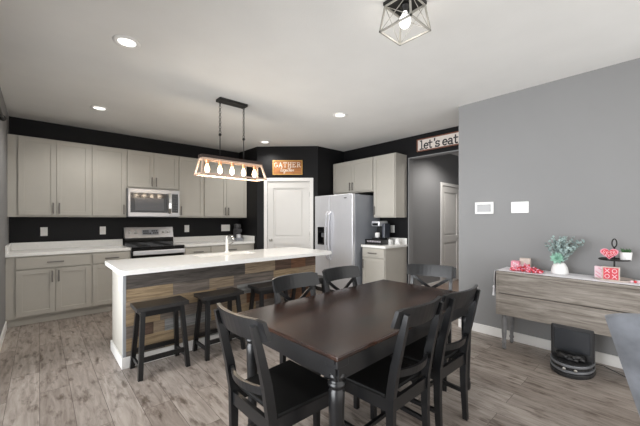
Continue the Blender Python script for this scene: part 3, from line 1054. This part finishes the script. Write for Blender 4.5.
for i in range(5):
    x = -.304 + i * .151
    so = MB().lathe([(.022, -.716), (.022, -.725), (.020, -.73), (.020, -.768), (.016, -.776), (.001, -.776)], x, 0, 14).build('socket', M['copper'], t)
    MB().lathe([(.012, -.776), (.014, -.785), (.024, -.81), (.029, -.832), (.027, -.852), (.016, -.868), (.001, -.873)], x, 0, 14).build('bulb', M['bulb'], so)
    point('chandelier_lamp', (PX + x, PY, H - .885), 3.2, .03, (1, .84, .66))

# caged semi flush fixture
CX, CY = 1.752, 1.120
t = thing('cage_ceiling_light', 'square caged ceiling light with one white bulb at top of view', 'ceiling light', (CX, CY, H))
MB().box(-.10, .10, -.10, .10, -.022, 0, .003).build('canopy', M['blackmetal'], t)
cg = MB()
tz, bz, ta, ba = -.026, -.190, .090, .113
for sx in (-1, 1):
    for sy in (-1, 1):
        cg.bar([(sx * ta, sy * ta, tz), (sx * ba, sy * ba, bz)], .010, .010)
for s in (-1, 1):
    for (a, z) in ((ta, tz), (ba, bz)):
        cg.bar([(-a - .005, s * a, z), (a + .005, s * a, z)], .010, .010, (0, 1, 0))
        cg.bar([(s * a, -a - .005, z), (s * a, a + .005, z)], .010, .010, (1, 0, 0))
    # crossing wires on the four sides
    for q in (-1, 1):
        cg.tube([(q * ta, s * ta, tz), (-q * ba, s * ba, bz)], .0022, 6)
        cg.tube([(s * ta, q * ta, tz), (s * ba, -q * ba, bz)], .0022, 6)
cg.build('cage', M['cagewood'], t)
so = MB().lathe([(.03, -.022), (.03, -.034), (.022, -.038), (.022, -.065), (.001, -.065)], 0, 0, 16).build('socket', M['blackmetal'], t)
MB().lathe([(.014, -.065), (.016, -.075), (.034, -.105), (.038, -.13), (.032, -.152), (.018, -.166), (.001, -.17)], 0, 0, 16).build('bulb', M['bulbw'], so)
point('cage_lamp', (CX, CY, H - .22), 1.6, .04, (1, .95, .88))

# ------------------------------------------------------------------ dining table
TCX, TCY, TW, TD, TH, TR = 1.742, 1.402, 1.615, .885, .742, R(1.6)
t = thing('dining_table', 'black dining table with turned legs and dark brown top', 'table', (TCX, TCY, 0), TR)
MB().box(-TW / 2, TW / 2, -TD / 2, TD / 2, TH - .022, TH, .005).box(-TW / 2 + .018, TW / 2 - .018, -TD / 2 + .018, TD / 2 - .018, TH - .034, TH - .022, .003).build('tabletop', M['tabletop'], t)
ap = MB()
ax, ay = TW / 2 - .035, TD / 2 - .035
for s in (-1, 1):
    ap.box(-ax, ax, s * ay - .011, s * ay + .011, TH - .125, TH - .028)
    ap.box(s * ax - .011, s * ax + .011, -ay, ay, TH - .125, TH - .028)
    ap.box(s * (ax + .013) - .004, s * (ax + .013) + .004, -ay, ay, TH - .05, TH - .028)
ap.build('apron', M['blackwood'], t)
for sx in (-1, 1):
    for sy in (-1, 1):
        lx, ly = sx * (TW / 2 - .062), sy * (TD / 2 - (.062 if sy < 0 else .10))
        lg = MB().box(lx - .039, lx + .039, ly - .039, ly + .039, .672, TH - .028, .003)
        lg.lathe([(.024, 0), (.030, .01), (.032, .05), (.026, .07), (.029, .085), (.025, .10), (.030, .25), (.036, .50), (.037, .555), (.032, .566), (.031, .572),
                  (.040, .580), (.042, .590), (.037, .600), (.029, .606), (.039, .616), (.043, .629), (.038, .642), (.030, .648), (.037, .655), (.038, .69)], lx, ly, 24)
        lg.build('leg', M['blackwood'], t)


# ------------------------------------------------------------------ dining chairs
def make_chair(label, cross):
    t = thing('dining_chair', label, 'chair', (0, 0, 0), 0, 'black dining chairs around the table')
    MB().prism([(-.188, -.166), (.188, -.166), (.215, .215), (-.215, .215)], .437, .459, .007).build('seat', M['blackseat'], t)
    for s in (-1, 1):
        MB().bar([(s * .172, -.205, 0), (s * .172, -.192, .25), (s * .172, -.192, .45), (s * .172, -.216, .60), (s * .172, -.254, .76), (s * .173, -.285, .880)],
                 [.026, .028, .028, .027, .026, .025], [.030, .038, .046, .044, .036, .024]).build('leg', M['blackwood'], t)
        MB().bar([(s * .192, .190, 0), (s * .192, .190, .436)], [.030, .040], [.030, .040]).build('leg', M['blackwood'], t)
    fr = MB()
    fr.box(-.175, .175, .180, .200, .372, .437)
    fr.box(-.158, .158, -.204, -.184, .372, .437)
    for s in (-1, 1):
        fr.bar([(s * .174, -.172, .4045), (s * .190, .172, .4045)], .02, .065)
    fr.build('seat_frame', M['blackwood'], t)
    st = MB()
    for s in (-1, 1):
        st.bar([(s * .173, -.18, .183), (s * .191, .178, .183)], .018, .025)
    st.box(-.181, .181, -.01, .01, .172, .193)
    st.build('stretcher', M['blackwood'], t)

    def curved(x1, yf, z0, z1, th, bow, lean):
        rings = []
        n = 12
        for k in range(n + 1):
            x = -x1 + 2 * x1 * k / n
            y = yf - bow * (1 - (x / x1) ** 2)
            c = .010 if k in (0, n) else 0.0
            rings.append([(x, y - th / 2, z0 + c), (x, y + th / 2, z0 + c), (x, y + th / 2 - lean, z1 - c), (x, y - th / 2 - lean, z1 - c)])
        return MB().loft(rings)
    curved(.218, -.228, .803, .908, .020, .046, .030).build('top_rail', M['blackwood'], t)
    curved(.160, -.202, .545, .585, .016, .044, .006).build('lower_rail', M['blackwood'], t)
    if cross:
        for s in (-1, 1):
            MB().bar([(-s * .160, -.249, .80), (-s * .085, -.252, .745), (0, -.248 + s * .004, .69), (s * .085, -.236, .635), (s * .160, -.216, .58)], [.026] * 5, [.012] * 5, (0, 0, 1)).build('cross_slat', M['blackwood'], t)
    return t


chA = make_chair('black dining chair at left end of table, its back toward the stools', False)
chX = make_chair('black cross back dining chair on island side of table nearest the left end', True)
chA.location, chA.rotation_euler = (.955, 1.352, 0), (0, 0, R(-90 + 1.5))
dup(chA, (1.468, 1.105, 0), R(1), 'black dining chair on near side of table, nearest the front turned leg')
dup(chA, (1.945, 1.095, 0), R(-1), 'black dining chair on near side of table, closer to gray wall')
chX.location, chX.rotation_euler = (1.472, 1.645, 0), (0, 0, R(181))
dup(chX, (1.985, 1.665, 0), R(179), 'black cross back dining chair on island side of table, in front of refrigerator')
dup(chX, (2.475, 1.385, 0), R(106.9), 'black cross back dining chair at far end of table, turned a little')


# ------------------------------------------------------------------ stools
def make_stool(label):
    t = thing('counter_stool', label, 'stool', (0, 0, 0), 0, 'black wooden stools along the island')
    sh = .592
    rings = []
    n = 10
    for k in range(n + 1):          # slightly dished plank seat
        x = -.212 + .424 * k / n
        dip = .004 * (1 - (x / .212) ** 2)
        rings.append([(x, -.128, sh - .034), (x, .128, sh - .034), (x, .124, sh - dip), (x, -.124, sh - dip)])
    MB().loft(rings).build('seat', M['stoolwood'], t)
    for sx in (-1, 1):
        for sy in (-1, 1):
            MB().bar([(sx * .192, sy * .152, 0), (sx * .158, sy * .085, sh - .032)], .036, .036).build('leg', M['blackwood'], t)

    def at(z):
        f = z / (sh - .032)
        return .192 - .034 * f, .152 - .067 * f
    apn = MB()
    x, y = at(.53)
    for s in (-1, 1):
        apn.box(-x + .01, x - .01, s * y - .008, s * y + .008, .505, .557)
        apn.box(s * x - .008, s * x + .008, -y + .01, y - .01, .505, .557)
    apn.build('apron', M['blackwood'], t)
    for s in (-1, 1):
        x, y = at(.155)
        MB().box(-x + .012, x - .012, s * y - .009, s * y + .009, .135, .175).build('stretcher', M['blackwood'], t)
        x, y = at(.095)
        MB().box(s * x - .009, s * x + .009, -y + .012, y - .012, .08, .11).build('stretcher', M['blackwood'], t)
    return t


st = make_stool('black wooden counter stool at left end of the plank island')
st.location = (.81, 3.055, 0)
dup(st, (1.368, 3.055, 0), R(1), 'black wooden counter stool second from left, behind end chair')
dup(st, (1.975, 3.06, 0), 0, 'black wooden counter stool third from left, partly behind a cross back chair')
dup(st, (2.575, 3.06, 0), R(-1), 'black wooden counter stool farthest right along the island, beside refrigerator')

# ------------------------------------------------------------------ console table by the gray wall (drop leaf, leaf down)
KX0, KX1, KY0, KY1, KZ = 3.512, 3.848, -.62, 1.165, .805
t = thing('console_table', 'weathered gray drop leaf console table against gray wall', 'console table', (3.68, .27, 0), world=True)
MB().box(KX0, KX1, KY0, KY1, KZ - .028, KZ, .005).build('tabletop', M['console'], t)
lf = MB()
lf.box(KX0 - .004, KX0 + .020, KY0, KY1 - .004, .585, KZ - .03, .004)
lf.box(KX0 - .004, KX0 + .020, KY0, KY1 - .004, .362, .578, .004)
lf.build('drop_leaf', M['console'], t)
MB().box(KX0 + .045, KX1 - .02, KY0 + .04, KY1 - .035, KZ - .16, KZ - .028).build('apron', M['console'], t)
MB().box(KX0 - .006, KX0 + .022, KY1 - .03, KY1 - .002, .36, KZ - .03, .002).build('leaf_end', M['console'], t)
for lx in (KX0 + .055, KX1 - .045):
    for ly in (KY1 - .06, KY0 + .09):
        lg = MB().box(lx - .027, lx + .027, ly - .027, ly + .027, .50, KZ - .028, .003)
        lg.lathe([(.013, 0), (.018, .012), (.019, .03), (.014, .045), (.021, .058), (.023, .07), (.016, .085), (.017, .10), (.022, .16), (.026, .26), (.024, .31), (.018, .345),
                  (.025, .36), (.027, .375), (.019, .39), (.026, .42), (.027, .50)], lx, ly, 18)
        lg.build('leg', M['console_leg'], t)

# white runner over the console
t = thing('table_runner', 'white cloth runner on the console with tasseled hanging end', 'table runner', (3.68, .5, KZ), world=True)
rn = MB()
rx0, rx1 = KX0 + .012, KX1 - .012
prof = [(KY1 + .020, .70), (KY1 + .018, .76), (KY1 + .012, KZ - .002), (KY1 - .004, KZ + .004), (.8, KZ + .004), (.3, KZ + .004), (-.45, KZ + .004)]
vs = []
for th in (0, .002):
    pass
rings = []
for (y, z) in prof:
    dy = .003
    rings.append([(rx0, y, z), (rx1, y, z), (rx1, y + (dy if z < KZ else 0), z + (0 if z < KZ else dy)), (rx0, y + (dy if z < KZ else 0), z + (0 if z < KZ else dy))])
rn.loft(rings)
# pointed drop
rn.prismv((0, KY1 + .020, 0), (1, 0, 0), (0, 0, 1), [(rx0, .702), (3.56, .60), (rx1, .702)], -.003)
rn.build('cloth', M['cloth'], t)
MB().lathe([(.006, .645), (.010, .64), (.012, .625), (.008, .618), (.015, .55), (.017, .54), (.001, .539)], 3.545, KY1 + .030, 12).build('tassel', M['cloth'], t)


# ------------------------------------------------------------------ things on the console
ZC = KZ + .0075
# pink decoration
t = thing('valentine_box', 'pink speckled box at left end of the console', 'box', (3.66, 1.025, ZC), R(-84))
MB().box(-.036, .036, -.045, .045, 0, .095, .003).build('box', M['pink'], t)
dm = MB()
for k in range(16):
    dm.box(*(lambda a, b: (a - .006, a + .006, -.0465, -.044, b - .006, b + .006))(random.uniform(-.029, .029), random.uniform(.01, .085)))
dm.build('speckle', M['palepink'], t)
t = thing('wood_block', 'beige wooden block behind red bead garland', 'block', (3.72, .955, ZC), R(-84))
MB().box(-.047, .047, -.03, .03, 0, .125, .004).build('block', M['beige'], t)
MB().box(-.040, .040, -.032, -.029, .01, .06).build('pink_band', M['palepink'], t)
t = thing('bead_garland', 'heaped red and pink bead garland before the pink box', 'garland', (3.60, .935, ZC))
gm = MB()
gw = MB()
for k in range(200):
    y = random.uniform(-.15, .12)
    hh = .075 * max(0, 1 - abs(y + .01) / .17)
    x = random.uniform(-.042, .042)
    z = .011 + random.random() * hh * max(0, 1 - abs(x) / .07)
    (gm if k % 2 else gw).ball((x, y, z), .0095, 8)
gm.build('red_beads', M['red'], t)
gw.build('pink_beads', M['pink'], t)

# vase with eucalyptus
t = thing('flower_vase', 'squat white tapered vase holding eucalyptus', 'vase', (3.69, .665, ZC))
MB().lathe([(.040, 0), (.066, .004), (.068, .03), (.060, .07), (.042, .105), (.030, .118), (.027, .116), (.034, .09), (.001, .08)], seg=28).build('vase_body', M['ceramic'], t)
b = thing('eucalyptus_bunch', 'gray green eucalyptus bunch with succulent in white vase', 'plant', (3.69, .665, ZC + .11))
stems, leaves, succ = MB(), MB(), MB()


def leaf(mb, p, d, n, L, w):
    d, n = Vector(d).normalized(), Vector(n)
    s = d.cross(n)
    if s.length < 1e-3:
        s = d.cross(Vector((1, 0, .1)))
    s.normalize()
    up = s.cross(d)
    p = Vector(p)
    pts = [p, p + d * L * .3 + s * w * .45 + up * L * .06, p + d * L * .65 + s * w * .5 + up * L * .05, p + d * L, p + d * L * .65 - s * w * .5 + up * L * .05, p + d * L * .3 - s * w * .45 + up * L * .06]
    th = up * .0012
    mb._add(pts + [q - th for q in pts], [(0, 1, 2, 3, 4, 5), (11, 10, 9, 8, 7, 6)] + [(i, 6 + i, 6 + (i + 1) % 6, (i + 1) % 6) for i in range(6)])


rnd = random.Random(3)
for k in range(34):
    a = rnd.uniform(0, 2 * math.pi)
    sp = rnd.uniform(.03, .185)
    top = Vector((math.cos(a) * sp * .6, math.sin(a) * sp, rnd.uniform(.12, .235) + .03 * (1 - sp / .185)))
    p0 = Vector((rnd.uniform(-.012, .012), rnd.uniform(-.012, .012), -.03))
    mid = p0.lerp(top, .5) + Vector((0, 0, .02))
    path = [p0.lerp(mid, q) if q <= 1 else mid.lerp(top, q - 1) for q in (0, .5, 1, 1.5, 2)]
    stems.tube(path, .0018, 5)
    for q in range(9):
        f = .45 + 1.55 * q / 8
        c = p0.lerp(mid, f) if f <= 1 else mid.lerp(top, f - 1)
        for r_ in range(2):
            d = Vector((rnd.uniform(-1, 1), rnd.uniform(-1, 1), rnd.uniform(-.1, 1)))
            leaf(leaves, c, d, (rnd.uniform(-1, 1), rnd.uniform(-1, 1), rnd.uniform(-1, 1)), rnd.uniform(.020, .034), rnd.uniform(.016, .024))
sc = Vector((-.045, .012, .045))
for ringi, (n_, el, L) in enumerate(((5, 70, .035), (7, 45, .05), (9, 20, .06), (10, -5, .058))):
    for k in range(n_):
        a = 2 * math.pi * k / n_ + ringi * .4
        d = Vector((-math.sin(R(el)) , math.cos(R(el)) * math.cos(a), math.cos(R(el)) * math.sin(a) + .2))
        leaf(succ, sc, d, (-1, 0, .3), L, L * .5)
stems.build('stem', M['stem'], b)
leaves.build('leaves', M['leaf'], b)
succ.build('succulent_rosette', M['leaf2'], b)

# two tier stand and its valentine things
SXc, SYc = 3.70, .285
t = thing('tiered_stand', 'black metal two tier tray stand with ring handle', 'tray stand', (SXc, SYc, ZC))
MB().lathe([(.001, 0), (.125, 0), (.130, .012), (.127, .013), (.122, .005), (.001, .005)], seg=28).build('lower_tray', M['beige'], t)
MB().lathe([(.001, .170), (.100, .170), (.105, .182), (.102, .183), (.097, .175), (.001, .175)], seg=28).build('upper_tray', M['blackmetal'], t)
MB().tube([(0, 0, .004), (0, 0, .285)], .006, 8).build('post', M['blackmetal'], t)
MB().tube([(-.017 * math.sin(q), .014 * math.sin(q), .318 + .036 * math.cos(q)) for q in [2 * math.pi * i / 16 for i in range(17)]], .0048, 6).build('ring_handle', M['blackmetal'], t)


def heart(n=28):
    out = []
    for k in range(n):
        a = 2 * math.pi * k / n
        out.append((16 * math.sin(a) ** 3 / 34, (13 * math.cos(a) - 5 * math.cos(2 * a) - 2 * math.cos(3 * a) - math.cos(4 * a)) / 32))
    return out


t = thing('heart_sign', 'red and pink wooden heart on upper tray of stand', 'heart', (SXc - .052, SYc + .028, ZC + .177), R(-90))
hp = [(p[0] * .125, p[1] * .105 + .055) for p in heart()]
MB().prismv((0, .009, 0), (1, 0, 0), (0, 0, 1), hp, .018).build('heart', M['pink'], t)
MB().prismv((0, -.009, 0), (1, 0, 0), (0, 0, 1), [(p[0] * .105, p[1] * .088 + .055) for p in heart()], .002).build('red_face', M['red'], t)
hm = MB()
for (a, b2) in ((-.03, .068), (-.012, .060), (.012, .064), (.03, .07), (-.018, .04), (.0, .035), (.016, .042), (-.035, .055), (.034, .055)):
    hm.stroke(arc(a, b2, .006, .008, 0, 300, 6), .003, (0, -.011, 0), (1, 0, 0), (0, 0, 1), .001)
hm.build('white_pattern', M['palepink'], t)
t = thing('potted_plant', 'small green plant in white pot on upper tray', 'plant', (SXc - .005, SYc - .070, ZC + .1765))
MB().lathe([(.034, 0), (.036, .003), (.041, .065), (.040, .068), (.036, .066), (.034, .055), (.001, .055)], seg=24).build('pot', M['ceramic'], t)
pm = MB()
for k in range(60):
    a = rnd.uniform(0, 2 * math.pi)
    r_ = rnd.uniform(0, .024)
    leaf(pm, (r_ * math.cos(a), r_ * math.sin(a), .054), (math.cos(a) * .4, math.sin(a) * .4, 1), (rnd.uniform(-1, 1), rnd.uniform(-1, 1), 0), rnd.uniform(.03, .055), .010)
pm.build('foliage', M['leaf3'], t)
t = thing('love_block', 'red square block with white X and O marks on lower tray', 'block', (SXc - .085, SYc + .015, ZC + .006), R(-88))
MB().box(-.056, .056, -.014, .014, 0, .114, .002).build('block', M['beige'], t)
MB().box(-.047, .047, -.0165, -.0135, .008, .105).build('red_face', M['red'], t)
xm = MB()
for (a, b2, kind) in ((-.023, .080, 'X'), (.023, .080, 'O'), (-.023, .033, 'O'), (.023, .033, 'X')):
    if kind == 'X':
        xm.stroke([(a - .014, b2 - .016), (a + .014, b2 + .016)], .0048, (0, -.0165, 0), (1, 0, 0), (0, 0, 1), .001)
        xm.stroke([(a - .014, b2 + .016), (a + .014, b2 - .016)], .0048, (0, -.0165, 0), (1, 0, 0), (0, 0, 1), .001)
    else:
        xm.stroke(arc(a, b2, .014, .016, 0, 360, 12), .0048, (0, -.0165, 0), (1, 0, 0), (0, 0, 1), .001)
xm.build('marks', M['palepink'], t)
t = thing('striped_block', 'pale pink block with dark pink stripes behind red block', 'block', (SXc - .028, SYc + .075, ZC + .006), R(-100))
MB().box(-.05, .05, -.018, .018, 0, .105, .003).build('block', M['palepink'], t)
sm = MB()
for (a, b2) in ((-.04, .03), (-.04, .06), (-.02, .09), (.0, .03), (.0, .06)):
    sm.stroke([(a, b2), (a + .03, b2 - .022)], .006, (0, -.018, 0), (1, 0, 0), (0, 0, 1), .001)
sm.build('stripes', M['pink'], t)
t = thing('bead_string', 'string of red and white beads at right of tray stand', 'garland', (3.62, .12, ZC))
b1, b2_ = MB(), MB()
for k in range(26):
    y = .055 - k * .0205
    (b1 if k % 2 else b2_).ball((.006 * math.sin(k * .7), y, .0112), .0112, 8)
b1.build('red_beads', M['red'], t)
b2_.build('white_beads', M['palepink'], t)

# ------------------------------------------------------------------ electric stove heater under the console
t = thing('electric_heater', 'black electric stove heater on the floor under console', 'heater', (3.52, .545, 0), R(-90))
hb = MB().box(-.152, .152, -.02, .045, .03, .385, .012).build('back_body', M['blackplastic'], t)
MB().box(-.125, .125, -.0225, -.0195, .165, .355, .002).build('glass_screen', M['flame'], t)


def bowf(w, d, n=14):
    pts = [(w * math.cos(math.pi + math.pi * k / n), -.01 + d * math.sin(math.pi + math.pi * k / n) * 1.0) for k in range(n + 1)]
    pts[0] = (-w, .0)
    pts[-1] = (w, .0)
    return pts + [(w, .045), (-w, .045)]


MB().prism(bowf(.155, .215), 0, .035, .006).build('base', M['blackplastic'], t)
MB().prism(bowf(.143, .196), .035, .115).build('grate_box', M['blackplastic'], t)
for z in (.040, .086):
    MB().prism(bowf(.153, .211), z, z + .020, .004).build('grille_band', M['grille'], t)
lgm = MB()
for k, (x0, y0, x1, y1, z) in enumerate(((-.09, -.10, .06, -.12, .125), (-.06, -.06, .10, -.09, .13), (-.10, -.05, -.01, -.14, .14), (.02, -.13, .09, -.05, .145))):
    lgm.tube([(x0, y0, z), ((x0 + x1) / 2, (y0 + y1) / 2 - .006, z + .006), (x1, y1, z)], [.016, .020, .014], 8)
lgm.build('ember_logs', M['blackplastic'], t)
for kx in (-.02, .055):
    yk = -.01 - .215 * math.sqrt(max(0, 1 - (kx / .155) ** 2))
    MB().lathe([(.012, 0), (.012, .010), (.001, .011)], seg=12, axis='-y', o=(kx, yk + .006, .072)).build('knob', M['nickel'], t)
MB().tube([(.15, .03, .09), (.20, .055, .085), (.30, .06, .05), (.40, .05, .02), (.52, .055, .006), (.62, .06, .005)], .0035, 6).build('power_cord', M['blackplastic'], t)

# ------------------------------------------------------------------ gray upholstered chair at lower right
t = thing('upholstered_chair', 'gray suede upholstered chair at lower right edge', 'chair', (2.335, -.10, 0), R(-86))


def shell(n=14):
    """curved back shell, wider and higher at the top"""
    rings = []
    for k in range(n + 1):
        u = -1 + 2 * k / n
        ring = []
        hz = .905 - .045 * u * u - .012 * abs(u) ** 8
        for (z, inner) in ((.33, 0), (.47, 0), (.65, 0), (hz - .02, 0), (hz, .5), (hz - .02, 1), (.65, 1), (.47, 1), (.33, 1)):
            f = (z - .33) / (.87 - .33)
            w = .18 + .14 * f
            bow = .06
            x = u * w
            y = -.18 - .08 * f + bow * u * u
            th = .035 + .03 * (1 - u * u)
            ring.append((x, y + th * inner, z))
        rings.append(ring)
    return MB().loft(rings, True)


bk = shell().build('backrest', M['suede'], t)
MB().prism([(-.10, -.14), (.10, -.14), (.17, .28), (-.17, .28)], .37, .48, .03).build('seat', M['suede'], t)
for sx in (-1, 1):
    MB().bar([(sx * .09, -.13, .0), (sx * .08, -.10, .38)], [.022, .036], [.022, .036]).build('leg', M['darkleg'], t)
    MB().bar([(sx * .13, .22, .0), (sx * .12, .20, .38)], [.022, .036], [.022, .036]).build('leg', M['darkleg'], t)

# ------------------------------------------------------------------ curtain rod over the sliding door
t = thing('curtain_rod', 'black curtain rod end with finial on left wall', 'curtain rod', (-.235, 2.05, 2.2), world=True)
MB().tube([(-.235, .1, 2.20), (-.235, 3.74, 2.20)], .011, 10).build('rod', M['blackmetal'], t)
for yy in (.07, 3.77):
    MB().ball((-.235, yy, 2.20), .026, 12).build('finial', M['blackmetal'], t)
for yy in (.3, 2.05, 3.62):
    MB().box(XL, XL + .01, yy - .02, yy + .02, 2.15, 2.23).tube([(XL + .005, yy, 2.19), (-.235, yy, 2.19)], .007, 8).build('bracket', M['blackmetal'], t)

for o in bpy.data.objects:
    if '_w' in o:
        del o['_w']
